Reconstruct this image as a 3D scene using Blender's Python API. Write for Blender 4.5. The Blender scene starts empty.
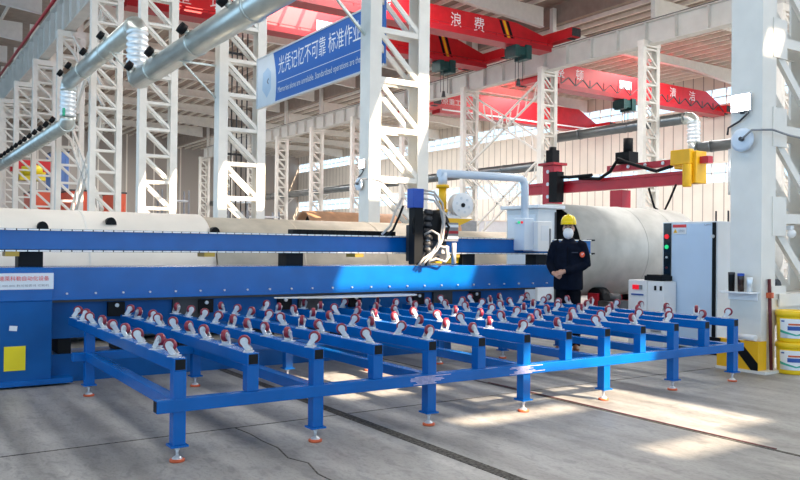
import bpy, math, random
from mathutils import Vector, Matrix
random.seed(7)
sc = bpy.context.scene
COL = sc.collection
PI = math.pi
# ------------------------------------------------------------------ camera, world, sun, exposure
CAM = Vector((0, 0, 1.34))
yaw, pitch, roll, FPX = 0.5869, 0.0089, 0.0109, 782.97
Fw = Vector((math.sin(yaw)*math.cos(pitch), math.cos(yaw)*math.cos(pitch), math.sin(pitch)))
R0 = Vector((math.cos(yaw), -math.sin(yaw), 0)); U0 = R0.cross(Fw)
Rt = R0*math.cos(roll) + U0*math.sin(roll); Up = -R0*math.sin(roll) + U0*math.cos(roll)
cd = bpy.data.cameras.new('camera'); cam = bpy.data.objects.new('camera', cd); COL.objects.link(cam)
m3 = Matrix((Rt, Up, -Fw)).transposed()
cam.matrix_world = Matrix.Translation(CAM) @ m3.to_4x4()
cd.sensor_width = 36; cd.lens = 36*FPX/800; cd.clip_end = 600; cd.clip_start = .05
sc.camera = cam
w = bpy.data.worlds.new('sky'); sc.world = w; w.use_nodes = True
bg = w.node_tree.nodes['Background']; bg.inputs[0].default_value = (.50, .75, 1, 1); bg.inputs[1].default_value = 1.15
SUN = Vector((.42, -1.25, 1)).normalized()
sd = bpy.data.lights.new('sun', 'SUN'); sd.energy = 11; sd.angle = .005; sd.color = (1, .80, .58)
so = bpy.data.objects.new('sun', sd); COL.objects.link(so); so.rotation_euler = SUN.to_track_quat('Z', 'Y').to_euler(); so.location = (14, -30, 40)
def fill_lamp(name, x, y0, y1, z, wd, power, col=(1, .97, .93)):  # added area lamp for soft fill, one under the roof of each bay
    d = bpy.data.lights.new(name, 'AREA'); d.shape = 'RECTANGLE'; d.size = wd; d.size_y = y1-y0; d.energy = power; d.color = col
    o = bpy.data.objects.new(name, d); COL.objects.link(o); o.location = (x, (y0+y1)/2, z); return o
fill_lamp('fill_near_bay', -1, -14, 40, 17.2, 4, 1500)
fill_lamp('fill_main_bay', 22, -10, 110, 16.0, 5, 11500)
fill_lamp('fill_far_bay', 47, 0, 100, 15.0, 5, 9000)
sc.view_settings.view_transform = 'Standard'; sc.view_settings.look = 'None'
sc.view_settings.exposure = .8; sc.view_settings.gamma = 1; sc.view_settings.use_curve_mapping = False
sc.cycles.max_bounces = 8; sc.cycles.diffuse_bounces = 5; sc.cycles.glossy_bounces = 3; sc.cycles.sample_clamp_indirect = 6

# ------------------------------------------------------------------ materials
def mat(name, c, rough=.5, metal=0, var=.08, scale=6, bump=0, emit=None, spec=.5, stretch=None):
    m = bpy.data.materials.new(name); m.use_nodes = True; nt = m.node_tree; b = nt.nodes['Principled BSDF']
    b.inputs['Roughness'].default_value = rough; b.inputs['Metallic'].default_value = metal
    b.inputs['Specular IOR Level'].default_value = spec
    b.inputs['Base Color'].default_value = (*c, 1)
    if emit:
        b.inputs['Emission Color'].default_value = (*c, 1); b.inputs['Emission Strength'].default_value = emit
    if var or bump:
        tc = nt.nodes.new('ShaderNodeTexCoord'); n = nt.nodes.new('ShaderNodeTexNoise'); n.inputs['Scale'].default_value = scale; n.inputs['Detail'].default_value = 5
        src = tc.outputs['Object']
        if stretch:
            mp = nt.nodes.new('ShaderNodeMapping'); mp.inputs['Scale'].default_value = stretch; nt.links.new(src, mp.inputs[0]); src = mp.outputs[0]
        nt.links.new(src, n.inputs['Vector'])
        if var:
            r = nt.nodes.new('ShaderNodeValToRGB')
            r.color_ramp.elements[0].position = .3; r.color_ramp.elements[1].position = .7
            r.color_ramp.elements[0].color = (*[max(0, k*(1-var)) for k in c], 1); r.color_ramp.elements[1].color = (*[min(1, k*(1+var)) for k in c], 1)
            nt.links.new(n.outputs['Fac'], r.inputs[0]); nt.links.new(r.outputs[0], b.inputs['Base Color'])
        if bump:
            bm = nt.nodes.new('ShaderNodeBump'); bm.inputs['Strength'].default_value = bump; bm.inputs['Distance'].default_value = .01
            nt.links.new(n.outputs['Fac'], bm.inputs['Height']); nt.links.new(bm.outputs[0], b.inputs['Normal'])
    return m
BLUE = mat('blue_paint', (.0002, .112, .42), .24, 0, .10, 4, spec=.42)
BLUED = mat('blue_panel', (.0002, .092, .33), .45, 0, .15, 3, spec=.3)
NAVYB = mat('royal_blue_box', (.001, .06, .42), .4)
CREAM = mat('cream_steel', (.80, .775, .72), .5, 0, .05, 3)
CREAMD = mat('cream_purlin', (.86, .78, .69), .6, 0, .08, 2)
SHEET = mat('roof_sheet', (.36, .29, .24), .7, 0, .12, 2)
WALLM = mat('wall_sheet', (.80, .74, .66), .7, 0, .06, .6)
WALLL = mat('wall_sheet_low', (.78, .78, .76), .7, 0, .06, .6)
GIRD = mat('girder_grey', (.66, .64, .60), .5, 0, .06, 1.5)
RED = mat('crane_red', (.62, .012, .022), .4, 0, .1, 2)
REDD = mat('deep_red', (.40, .008, .018), .4, 0, .1, 2)
MANR = mat('manipulator_red', (.52, .012, .03), .35, 0, .08, 3)
WHITE = mat('white_paint', (.86, .87, .88), .4, 0, .03, 3)
LGREY = mat('light_grey', (.70, .74, .78), .4, 0, .04, 3)
PALEB = mat('pale_blue_panel', (.68, .77, .88), .35, 0, .03, 2)
BLACK = mat('black_plastic', (.006, .007, .009), .55, 0, .2, 8, spec=.2)
DARK = mat('dark_steel', (.05, .05, .055), .5, .3, .25, 8)
YEL = mat('safety_yellow', (.90, .50, .01), .4, 0, .06, 4)
YELB = mat('bright_yellow', (.92, .74, .01), .35, 0, .03, 6)
ZINC = mat('zinc', (.66, .68, .71), .35, .5, .08, 30)
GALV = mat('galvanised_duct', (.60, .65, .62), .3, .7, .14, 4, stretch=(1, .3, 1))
GALV_SHADE = mat('galvanised_duct_shade', (.20, .22, .23), .3, .8, .15, 4, stretch=(1, .3, 1))  # galvanised copy with the far row's underside shade put into its colour
FLEX = mat('flex_duct', (.78, .84, .88), .35, .5, .08, 6)
TYRE = mat('red_tyre', (.23, .012, .032), .4, 0, .2, 30)
ORANGE = mat('orange_pad', (.62, .11, .035), .55, 0, .2, 20)
GREEN = mat('hoist_green', (.006, .05, .05), .5, 0, .2, 6)
STEELP = mat('pale_steel_pipe', (.50, .49, .46), .5, .15, .14, 3, .15)
TANP = mat('tan_pipe', (.58, .49, .38), .55, .1, .16, 3, .15)
WHITEP = mat('white_pipe', (.80, .77, .71), .5, 0, .06, 2)
RUSTP = mat('rust_pipe', (.50, .26, .14), .6, .1, .2, 4)
SIGNB = mat('sign_blue', (.004, .13, .52), .4, 0, .02, 2)
SIGNT = mat('sign_text', (.9, .92, .95), .5, 0, 0)
SIGNW = mat('sign_white', (.78, .82, .87), .45, 0, .03, 3)
SIGNG = mat('sign_pale_mark', (.52, .66, .82), .5, 0, .05, 3)
REDT = mat('red_text', (.80, .06, .06), .5, 0, 0)
GREYT = mat('grey_text', (.25, .27, .32), .5, 0, 0)
HOSE = mat('white_hose', (.52, .48, .44), .5, 0, .1, 20)
NAVY = mat('navy_cloth', (.004, .007, .017), .9, 0, .3, 14, .4, spec=.12)
TROU = mat('black_cloth', (.004, .005, .009), .9, 0, .3, 14, .3, spec=.1)
SKIN = mat('skin', (.52, .28, .20), .5, 0, .08, 20)
HAIR = mat('hair', (.010, .008, .008), .6)
HELM = mat('helmet_yellow', (.92, .66, .0), .25, 0, .02, 5)
MASK = mat('mask_white', (.86, .86, .87), .8, 0, .04, 40)
SHOE = mat('brown_shoe', (.20, .07, .03), .5)
GLASSB = mat('black_glass', (.006, .014, .022), .12, 0, 0)
LEDR = mat('red_button', (.80, .01, .02), .3, 0, 0, emit=.35)
LEDG = mat('green_button', (.02, .75, .25), .3, 0, 0, emit=.3)
LAMP = mat('floodlight_face', (1, .98, .95), .3, 0, 0, emit=14)
MAROON = mat('maroon_steel', (.11, .012, .02), .5, .2, .2, 10)
REDBOX = mat('orange_red_sheet', (.78, .13, .06), .5, 0, .08, 2)
BLUEM = mat('machine_blue', (.10, .22, .55), .5, 0, .1, 2)
GREYM = mat('machine_grey', (.24, .25, .27), .55, 0, .15, 3)
GLASS = mat('window_frame', (.62, .58, .55), .5)
SEAL = mat('trench_rubble', (.075, .07, .062), .9, 0, .95, 45, 1)
PAIL = mat('pail_yellow', (.92, .60, .01), .35, 0, .03, 6)
CABB = mat('cabinet_pale_blue', (.56, .70, .88), .35, 0, .03, 2)
SWG = mat('label_green', (.05, .42, .30), .5, 0, 0)
SWB = mat('label_blue', (.03, .10, .38), .5, 0, 0)

def seams(m, period):
    nt = m.node_tree; b = nt.nodes['Principled BSDF']; L = nt.links.new; src = b.inputs['Base Color'].links[0].from_socket
    tc = nt.nodes.new('ShaderNodeTexCoord'); sp = nt.nodes.new('ShaderNodeSeparateXYZ'); L(tc.outputs['Object'], sp.inputs[0])
    md = nt.nodes.new('ShaderNodeMath'); md.operation = 'PINGPONG'; md.inputs[1].default_value = period/2; L(sp.outputs['Y'], md.inputs[0])
    lt = nt.nodes.new('ShaderNodeMath'); lt.operation = 'LESS_THAN'; lt.inputs[1].default_value = .05; L(md.outputs[0], lt.inputs[0])
    k = nt.nodes.new('ShaderNodeMix'); k.data_type = 'RGBA'; L(lt.outputs[0], k.inputs[0]); L(src, k.inputs[6]); k.inputs[7].default_value = (.42, .37, .33, 1)
    L(k.outputs[2], b.inputs['Base Color'])
seams(WALLM, 1.0); seams(WALLL, 1.0)
def floor_mat():
    m = bpy.data.materials.new('concrete'); m.use_nodes = True; nt = m.node_tree; b = nt.nodes['Principled BSDF']; L = nt.links.new
    tc = nt.nodes.new('ShaderNodeTexCoord')
    def noise(scale, detail, stretch=None, dist=0):
        n = nt.nodes.new('ShaderNodeTexNoise'); n.inputs['Scale'].default_value = scale; n.inputs['Detail'].default_value = detail; n.inputs['Distortion'].default_value = dist
        if stretch:
            mp = nt.nodes.new('ShaderNodeMapping'); mp.inputs['Scale'].default_value = stretch; L(tc.outputs['Object'], mp.inputs[0]); L(mp.outputs[0], n.inputs['Vector'])
        else: L(tc.outputs['Object'], n.inputs['Vector'])
        return n
    a = noise(1.2, 8, None, .5); s = noise(3.5, 4, (1, .07, 1)); g = noise(14, 7, (1, .45, 1), 1.0)
    def ramp(n, p0, c0, p1, c1):
        r = nt.nodes.new('ShaderNodeValToRGB'); r.color_ramp.elements[0].position = p0; r.color_ramp.elements[1].position = p1
        r.color_ramp.elements[0].color = (*c0, 1); r.color_ramp.elements[1].color = (*c1, 1); L(n.outputs['Fac'], r.inputs[0]); return r
    ra = ramp(a, .3, (.28, .277, .268), .7, (.43, .425, .41)); rs = ramp(s, .38, (.58, .57, .56), .60, (1, 1, 1)); rg = ramp(g, .33, (.58, .58, .58), .50, (1, 1, 1))
    def mul(x, y, f):
        k = nt.nodes.new('ShaderNodeMix'); k.data_type = 'RGBA'; k.blend_type = 'MULTIPLY'; k.inputs[0].default_value = f
        L(x, k.inputs[6]); L(y, k.inputs[7]); return k.outputs[2]
    c = mul(mul(ra.outputs[0], rs.outputs[0], .8), rg.outputs[0], .7); L(c, b.inputs['Base Color'])
    h = noise(60, 4, (1, .5, 1), .6); rh = ramp(h, .36, (.72, .72, .72), .50, (1, 1, 1)); c = mul(c, rh.outputs[0], .6)
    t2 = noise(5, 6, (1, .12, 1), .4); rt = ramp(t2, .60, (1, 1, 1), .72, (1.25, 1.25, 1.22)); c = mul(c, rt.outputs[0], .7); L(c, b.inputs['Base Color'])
    rr = nt.nodes.new('ShaderNodeMapRange'); rr.inputs[3].default_value = .35; rr.inputs[4].default_value = .62; L(g.outputs['Fac'], rr.inputs[0]); L(rr.outputs[0], b.inputs['Roughness'])
    bp = nt.nodes.new('ShaderNodeBump'); bp.inputs['Strength'].default_value = .15; bp.inputs['Distance'].default_value = .01; L(g.outputs['Fac'], bp.inputs['Height']); L(bp.outputs[0], b.inputs['Normal'])
    return m
CONC = floor_mat()

# ------------------------------------------------------------------ mesh helpers
WORLD = {}
class MB:
    def __init__(s): s.v = []; s.f = []; s.m = []; s.s = []
    def add(s, vs, fs, m=0, smooth=False):
        o = len(s.v); s.v += [tuple(p) for p in vs]
        for f in fs: s.f.append([o+i for i in f]); s.m.append(m); s.s.append(smooth)
        return s
    def box(s, x0, x1, y0, y1, z0, z1, m=0):
        vs = [(x, y, z) for z in (z0, z1) for y in (y0, y1) for x in (x0, x1)]
        return s.add(vs, [(0, 2, 3, 1), (4, 5, 7, 6), (0, 1, 5, 4), (2, 6, 7, 3), (0, 4, 6, 2), (1, 3, 7, 5)], m)
    def bar(s, p, q, wd, ht, up=(0, 0, 1), m=0):
        p = Vector(p); q = Vector(q); d = (q-p).normalized(); u = Vector(up)
        x = d.cross(u)
        if x.length < 1e-4: x = d.cross(Vector((1, 0, 0)))
        x.normalize(); u = x.cross(d)
        vs = [c + x*a*wd/2 + u*b*ht/2 for c in (p, q) for a, b in ((-1, -1), (1, -1), (1, 1), (-1, 1))]
        return s.add(vs, [(0, 1, 2, 3), (4, 7, 6, 5), (0, 4, 5, 1), (1, 5, 6, 2), (2, 6, 7, 3), (3, 7, 4, 0)], m)
    def rings(s, pts, rads, n=16, caps=True, m=0, smooth=True, closed=False, ref=None):
        pts = [Vector(p) for p in pts]; k = len(pts); vs = []; prev = None
        for i, p in enumerate(pts):
            d = (pts[min(i+1, k-1)] - pts[max(i-1, 0)]).normalized()
            if prev is None:
                a = Vector(ref) if ref else (Vector((0, 0, 1)) if abs(d.z) < .9 else Vector((1, 0, 0)))
                x = a - d*a.dot(d); x.normalize()
            else:
                x = prev - d*prev.dot(d); x.normalize()
            prev = x; y = d.cross(x); r = rads[i]; rx, ry = r if isinstance(r, tuple) else (r, r)
            for j in range(n):
                t = 2*PI*j/n; vs.append(p + x*math.cos(t)*rx + y*math.sin(t)*ry)
        fs = [(i*n+j, i*n+(j+1) % n, (i+1)*n+(j+1) % n, (i+1)*n+j) for i in range(k-1) for j in range(n)]
        s.add(vs, fs, m, smooth)
        if caps:
            o = len(s.v)-len(vs)
            s.f += [[o+j for j in range(n)][::-1], [o+(k-1)*n+j for j in range(n)]]; s.m += [m, m]; s.s += [False, False]
        return s
    def cyl(s, p, q, r, r2=None, n=16, caps=True, m=0, smooth=True): return s.rings([p, q], [r, r if r2 is None else r2], n, caps, m, smooth)
    def path(s, pts, r, n=8, m=0): return s.rings(pts, [r]*len(pts), n, True, m)
    def lathe(s, c, axis, prof, n=20, m=0, smooth=True):
        c = Vector(c); d = Vector(axis).normalized(); a = Vector((0, 0, 1)) if abs(d.z) < .9 else Vector((1, 0, 0))
        x = (a - d*a.dot(d)).normalized(); y = d.cross(x); vs = []
        for r, hh in prof:
            for j in range(n):
                t = 2*PI*j/n; vs.append(c + d*hh + (x*math.cos(t) + y*math.sin(t))*max(r, 1e-4))
        k = len(prof); fs = [(i*n+j, i*n+(j+1) % n, (i+1)*n+(j+1) % n, (i+1)*n+j) for i in range(k-1) for j in range(n)]
        return s.add(vs, fs, m, smooth)
    def prism(s, poly, vec, m=0):
        k = len(poly); v = Vector(vec); vs = [Vector(p) for p in poly] + [Vector(p)+v for p in poly]
        return s.add(vs, [tuple(range(k))[::-1], tuple(range(k, 2*k))] + [(i, (i+1) % k, k+(i+1) % k, k+i) for i in range(k)], m)
    def ell(s, c, rx, ry, rz, n=20, k=12, m=0):
        vs = []; fs = []
        for i in range(k+1):
            t = PI*i/k
            for j in range(n):
                u = 2*PI*j/n; vs.append((c[0]+rx*math.sin(t)*math.cos(u), c[1]+ry*math.sin(t)*math.sin(u), c[2]+rz*math.cos(t)))
        fs = [(i*n+j, (i+1)*n+j, (i+1)*n+(j+1) % n, i*n+(j+1) % n) for i in range(k) for j in range(n)]
        return s.add(vs, fs, m, True)
    def build(s, name, mats, parent=None, local=False, bevel=0, kind=None):
        me = bpy.data.meshes.new(name); off = Vector((0, 0, 0))
        if parent is not None and not local: off = WORLD.get(parent.as_pointer(), off)
        me.from_pydata([tuple(Vector(p)-off) for p in s.v], [], s.f)
        for mm in (mats if isinstance(mats, (list, tuple)) else [mats]): me.materials.append(mm)
        me.polygons.foreach_set('material_index', s.m); me.polygons.foreach_set('use_smooth', s.s); me.update()
        import bmesh
        bm = bmesh.new(); bm.from_mesh(me); bmesh.ops.recalc_face_normals(bm, faces=bm.faces); bm.to_mesh(me); bm.free()
        o = bpy.data.objects.new(name, me); COL.objects.link(o)
        if parent is not None: o.parent = parent; WORLD[o.as_pointer()] = off
        if bevel:
            b = o.modifiers.new('bevel', 'BEVEL'); b.width = bevel; b.segments = 2; b.limit_method = 'ANGLE'
        if kind: o['kind'] = kind
        return o
def tag(o, label=None, cat=None, group=None, kind=None):
    if label: o['label'] = label
    if cat: o['category'] = cat
    if group: o['group'] = group
    if kind: o['kind'] = kind
    return o
def root(name, loc, label, cat, group=None, rz=0):
    o = bpy.data.objects.new(name, None); COL.objects.link(o); o.location = loc; o.rotation_euler = (0, 0, rz); o.empty_display_size = .1
    WORLD[o.as_pointer()] = Vector(loc); return tag(o, label, cat, group)
def copy_tree(o, loc=None, label=None, parent=None, group=None):
    c = o.copy(); COL.objects.link(c)
    if parent is not None: c.parent = parent
    if loc is not None: c.location = loc
    if label: c['label'] = label
    if group: c['group'] = group
    for ch in list(o.children): copy_tree(ch, parent=c)
    return c
def text(body, p0, right, up, height, width, material, parent, name='lettering', ext=.004, space=1.0):
    """lettering on a real plane: p0 lower left, right/up unit vectors"""
    c = bpy.data.curves.new('t', 'FONT'); c.body = body; c.extrude = 0; c.resolution_u = 3
    o = bpy.data.objects.new('t', c); COL.objects.link(o); bpy.context.view_layer.update()
    me = bpy.data.meshes.new_from_object(o.evaluated_get(bpy.context.evaluated_depsgraph_get()))
    bpy.data.objects.remove(o); bpy.data.curves.remove(c)
    xs = [v.co.x for v in me.vertices]; ys = [v.co.y for v in me.vertices]; x0, x1, y0, y1 = min(xs), max(xs), min(ys), max(ys)
    r = Vector(right).normalized(); u = Vector(up).normalized(); n = r.cross(u); off = WORLD.get(parent.as_pointer(), Vector())
    p0 = Vector(p0)-off
    for v in me.vertices:
        v.co = p0 + r*((v.co.x-x0)/(x1-x0)*width) + u*((v.co.y-y0)/(y1-y0)*height) + n*ext
    me.materials.clear(); me.materials.append(material); me.name = name
    t = bpy.data.objects.new(name, me); COL.objects.link(t); t.parent = parent; WORLD[t.as_pointer()] = off
    return t
def remesh(mb, vox, smooth=2):
    o = mb.build('tmp', SKIN); m = o.modifiers.new('r', 'REMESH'); m.mode = 'VOXEL'; m.voxel_size = vox; m.use_smooth_shade = True
    if smooth: k = o.modifiers.new('s', 'SMOOTH'); k.iterations = smooth; k.factor = .5
    bpy.context.view_layer.update()
    me = bpy.data.meshes.new_from_object(o.evaluated_get(bpy.context.evaluated_depsgraph_get())); bpy.data.objects.remove(o)
    me.materials.clear()
    return me
def mesh_part(me, name, material, parent):
    me.name = name; me.materials.append(material); o = bpy.data.objects.new(name, me); COL.objects.link(o); o.parent = parent
    WORLD[o.as_pointer()] = WORLD[parent.as_pointer()]; return o
ORD = ['first', 'second', 'third', 'fourth', 'fifth', 'sixth', 'seventh', 'eighth', 'ninth', 'tenth', 'eleventh', 'twelfth', 'thirteenth']

# ------------------------------------------------------------------ the setting
BAY = 8.15; YA = 5.16; BA = 8.32; YB = 4.86
XA, XB, XC = 8.08, 35.7, 58.0
MB().add([(-26, -40, 0), (62, -40, 0), (62, 140, 0), (-26, 140, 0)], [(0, 1, 2, 3)]).build('floor', CONC, kind='structure')
def roof(name, x0, x1, y0, y1, z, holes):
    xs = sorted({x0, x1, *[k for h in holes for k in h[:2]]}); ys = sorted({y0, y1, *[k for h in holes for k in h[2:]]}); b = MB()
    for i in range(len(xs)-1):
        for j in range(len(ys)-1):
            cx, cy = (xs[i]+xs[i+1])/2, (ys[j]+ys[j+1])/2
            if any(h[0] < cx < h[1] and h[2] < cy < h[3] for h in holes): continue
            b.box(xs[i], xs[i+1], ys[j], ys[j+1], z, z+.12)
    return b.build(name, SHEET, kind='structure')
S = (SUN.x/SUN.z, SUN.y/SUN.z)
ZR = 17.5
def hole(x0, x1, y0, y1, z=0):  # opening added in the unseen roof so sun lands on the given patch
    k = ZR-z; return (x0+S[0]*k, x1+S[0]*k, y0+S[1]*k, y1+S[1]*k)
HOLES = [hole(4.5, 6.55, 7.6, 8.5, 1.05), hole(5.05, 5.95, 3.4, 5.0), hole(4.2, 5.9, 5.0, 5.4), hole(3.7, 5.0, 4.45, 4.85), hole(3.6, 4.6, 4.05, 4.2),
         hole(4.3, 5.3, 3.05, 3.5), hole(3.4, 4.6, 5.8, 6.25), hole(3.3, 4.7, 6.5, 7.3),
         hole(8.12, 8.45, 4.75, 5.2, 3.6), hole(8.4, 9.8, 10.4, 13.8, 4.5), hole(8.0, 9.8, 20.6, 22.4, 3.1), hole(8.0, 9.8, 28.2, 31.2, 3.2),
         hole(8.0, 9.8, 36.8, 39.6, 2.5), hole(8.0, 9.8, 45.3, 48.5, 2.5), hole(8.0, 9.8, 54, 57, 2.5), hole(17, 22, 42, 44, 14.9)]
roof('ceiling', -26, 37.3, -40, 125, ZR, HOLES)
MB().box(37.15, 37.25, -40, 125, 16.2, 17.6).build('wall_clerestory', SHEET, kind='structure')
roof('ceiling', 37.3, 58.2, -10, 125, 16.2, [])
# far side wall with two strips of daylight windows, end wall
b = MB()
for z0, z1 in ((3.2, 7.0), (8.6, 13.4), (14.8, 16.2)):
    b.box(XC, XC+.2, -10, 125, z0, z1)
wr = b.build('wall_right', WALLM, kind='structure')
MB().box(XC-.02, XC+.2, -10, 125, 0, 3.2).build('wall_base', WALLL, kind='structure')
for k, (z0, z1) in enumerate(((7.0, 8.6), (13.4, 14.8))):
    b = MB(); y = -2
    while y < 125:
        b.box(XC+.03, XC+.13, y, y+.09, z0, z1); y += 1.36
    b.box(XC+.03, XC+.13, -10, 125, (z0+z1)/2-.04, (z0+z1)/2+.04)
    b.build('window_%d' % (k+1), GLASS, kind='structure')
b = MB()
for z0, z1 in ((0, 17.5),): b.box(-26, 58, 118, 118.2, z0, z1)
for i in range(22): b.box(-26+i*4, -25.8+i*4, 117.9, 118.3, 0, 17.5)
b.build('wall_back', WALLM, kind='structure')
for k, (z0, z1) in enumerate(((3.1, 3.25), (8.55, 8.7), (13.3, 13.45))):
    MB().box(XC-.12, XC, -5, 118, z0, z1).build('trim_%d' % (k+1), CREAMD, kind='structure')
# purlins and rafters under the roof
pu = None
def purlins(x0, x1, z, step, y0, y1):
    global pu
    x = x0
    while x < x1:
        o = MB().box(x, x+.13, y0, y1, z-.26, z-.01).build('purlin', CREAMD, kind='structure'); x += step
purlins(10, 36, ZR, 1.2, 12, 118); purlins(-8, 7.5, ZR, 1.5, 30, 118); purlins(37.6, 57.8, 16.2, 1.1, 18, 118)
def rafter(x0, x1, y, z, dep):
    pr = [(x0, y-.1, z-.28), (x1, y-.1, z-.28), (x1, y-.1, z-.28-dep*1.3), (x0+(x1-x0)*.7, y-.1, z-.28-dep*.7), (x0+(x1-x0)*.3, y-.1, z-.28-dep*.7), (x0, y-.1, z-.28-dep*1.3)]
    b = MB().prism(pr, (0, .2, 0))
    b.bar((x0, y, z-.28-dep*1.3), (x0+(x1-x0)*.3, y, z-.28-dep*.7), .36, .06); b.bar((x0+(x1-x0)*.3, y, z-.28-dep*.7), (x0+(x1-x0)*.7, y, z-.28-dep*.7), .36, .06)
    b.bar((x0+(x1-x0)*.7, y, z-.28-dep*.7), (x1, y, z-.28-dep*1.3), .36, .06)
    return b.build('rafter', CREAM, kind='structure')
for n in range(2, 13):
    if n > 4: rafter(-12, 8.4, YA+BAY*n, ZR, 1.0)
    rafter(8.9, 36.2, YA+BAY*n, ZR, 1.0); rafter(37.3, 57.9, YA+BAY*n, 16.2, .9)
    for xk in (42, 48, 54):
        MB().cyl((xk, YA+BAY*n, 15.0), (xk+.2, YA+BAY*n+2.6, 15.9), .05, n=6).build('knee_brace', CREAM, kind='structure')

# trenches, joints and crack in the slab
MB().box(3.05, 3.14, -3, 14, -.02, .003).build('floor_trench', SEAL, kind='structure')
MB().box(5.02, 5.052, -3, 14, -.02, .003).build('floor_trench', SEAL, kind='structure')
MB().box(5.055, 5.075, 3, 6, -.02, .006).build('floor_trench_edge', MAROON, kind='structure')
for y in (5.45, -1.0):
    MB().box(-6, 8, y, y+.012, -.02, .002).build('floor_joint', SEAL, kind='structure')
cr = [(2.191, 5.451), (2.212, 5.223), (2.204, 4.994), (2.218, 4.767), (2.168, 4.51), (2.224, 4.342), (2.167, 4.102), (2.171, 3.961), (2.2, 3.5), (2.1, 3.0)]
b = MB()
for (x0, y0), (x1, y1) in zip(cr, cr[1:]): b.bar((x0, y0, 0), (x1, y1, 0), .009, .005)
b.build('floor_crack', SEAL, kind='structure')

# ------------------------------------------------------------------ lattice columns
def column(x, y, label, group, ztop=13.2, step=1.0, zs=1.71):
    r = root('lattice_column', (x, y, 0), label, 'column', group); r['kind'] = 'thing'
    MB().box(x, x+.02, y-.19, y+.19, 0, ztop).box(x+.02, x+.27, y-.19, y-.165, 0, ztop).box(x+.02, x+.27, y+.165, y+.19, 0, ztop).build('chord', CREAM, r)
    MB().box(x+1.18, x+1.45, y-.19, y-.165, 0, ztop).box(x+1.18, x+1.45, y+.165, y+.19, 0, ztop).box(x+1.43, x+1.45, y-.165, y+.165, 0, ztop).build('chord', CREAM, r)
    for s in (-1, 1):
        b = MB(); z = zs-step*math.floor(zs/step)
        yy = y+s*.15
        while z < ztop-.4:
            b.bar((x+.25, yy, z), (x+1.2, yy, z), .05, .11)
            if z+step < ztop: b.bar((x+.27, yy, z+step-.08), (x+1.18, yy, z+.08), .05, .10)
            z += step
        b.build('lacing', CREAM, r)
    MB().box(x-.1, x+1.55, y-.3, y+.3, 0, .03).build('base_plate', CREAM, r)
    MB().box(x-.02, x+1.47, y-.22, y+.22, ztop-.35, ztop-.02).build('cap', CREAM, r)
    MB().box(x+1.02, x+1.34, y-.15, y+.15, ztop-.02, ZR-.3).build('roof_post', CREAM, r)
    return r
names7 = ['cream lattice column at the right edge with floodlight, shelf and yellow striped foot guard', 'cream lattice column rising behind the torch carriage, right of the blue banner', 'cream lattice column at the left end of the blue banner',
          'cream lattice column under the duct elbow, next left of the banner column']
c0 = column(XA, YA, names7[0], 'near row of lattice columns')
for n in range(1, 12):
    lab = names7[n] if n < 4 else '%s lattice column of the near row, counted leftward from the column with the floodlight' % ORD[n]
    copy_tree(c0, (XA, YA+BA*n, 0), lab)
for n in range(2, 13):
    lab = '%s lattice column of the far row, counted leftward from the one behind the floodlit column' % ORD[n-2]
    copy_tree(c0, (XB, YB+BAY*n, 0), lab, group='far row of lattice columns')
# gusset plates of the column nearest the camera
for z in (.71, 1.71, 2.71, 3.71, 4.71):
    for xg in (.2, 1.02): MB().box(XA+xg, XA+xg+.27, YA-.2, YA-.19, z-.2, z+.24).build('gusset_plate', CREAM, c0)

def runway(x, y0, z0, z1, label, group, BAY=8.15):
    r = root('runway_beam', (x, y0, z0), label, 'crane beam', group); r['kind'] = 'thing'
    MB().box(x-.04, x+.04, y0, y0+BAY-.02, z0+.05, z1-.05).build('web', GIRD, r)
    for za, zb in ((z0, z0+.05), (z1-.05, z1)): MB().box(x-.3, x+.3, y0, y0+BAY-.02, za, zb).build('flange', GIRD, r)
    for i in range(4): MB().box(x-.29, x+.29, y0+.03+i*BAY/4, y0+.06+i*BAY/4, z0+.05, z1-.05).build('stiffener_plate', GIRD, r)
    MB().box(x-.06, x+.06, y0, y0+BAY-.02, z1, z1+.14).build('rail', DARK, r)
    return r
q = runway(36.35, YB+BAY*2, 12.95, 14.3, 'grey crane runway beam resting on far row, nearest segment beside the floodlit column', 'far row of crane runway beams')
for n in range(3, 12): copy_tree(q, (36.35, YB+BAY*n, 12.95), '%s grey crane runway beam on the far row, counted leftward from the floodlit column' % ORD[n-2])
q = runway(8.7, YA+BA*3, 13.25, 15.3, 'pale crane runway beam on the near row, above the silver duct elbow', 'near row of crane runway beams', BA)
for n in range(4, 12): copy_tree(q, (8.7, YA+BA*n, 13.25), '%s pale crane runway beam on the near row, counted leftward from the duct elbow' % ORD[n-3])
tag(MB().cyl((8.3, 30, 15.5), (8.3, 95, 15.5), .10, n=8).build('conductor_bar', REDD), 'red conductor bar running along the top of the near runway beam', 'bar')
# cross bracing between columns
def xbrace(x, y0, y1, z0, z1, label):
    r = root('cross_brace', (x, y0, z0), label, 'brace')
    for a, c in (((y0, z0), (y1, z1)), ((y1, z0), (y0, z1))):
        b = MB()
        for o in (-.45, .45): b.bar((x, a[0], a[1]+o), (x, c[0], c[1]+o), .12, .12)
        for i in range(1, 9):
            t = i/9; yy = a[0]+(c[0]-a[0])*t; zz = a[1]+(c[1]-a[1])*t; b.bar((x, yy, zz-.45), (x, yy+(c[0]-a[0])*.03, zz+.45), .07, .07, up=(1, 0, 0))
        b.build('diagonal', CREAM, r)
    return r
xbrace(36.3, YB+BAY*4+.3, YB+BAY*5-.3, 8.0, 12.2, 'upper cross brace of cream ladders between far row columns, above the wire reel')
xbrace(36.3, YB+BAY*4+.3, YB+BAY*5-.3, 2.0, 7.0, 'lower cross brace of cream ladders between far row columns, behind the wire reel')
xbrace(8.8, YA+BA*4+.3, YA+BA*5-.3, 2.5, 7.5, 'lower cross brace of cream ladders between the near row columns at left')
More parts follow.
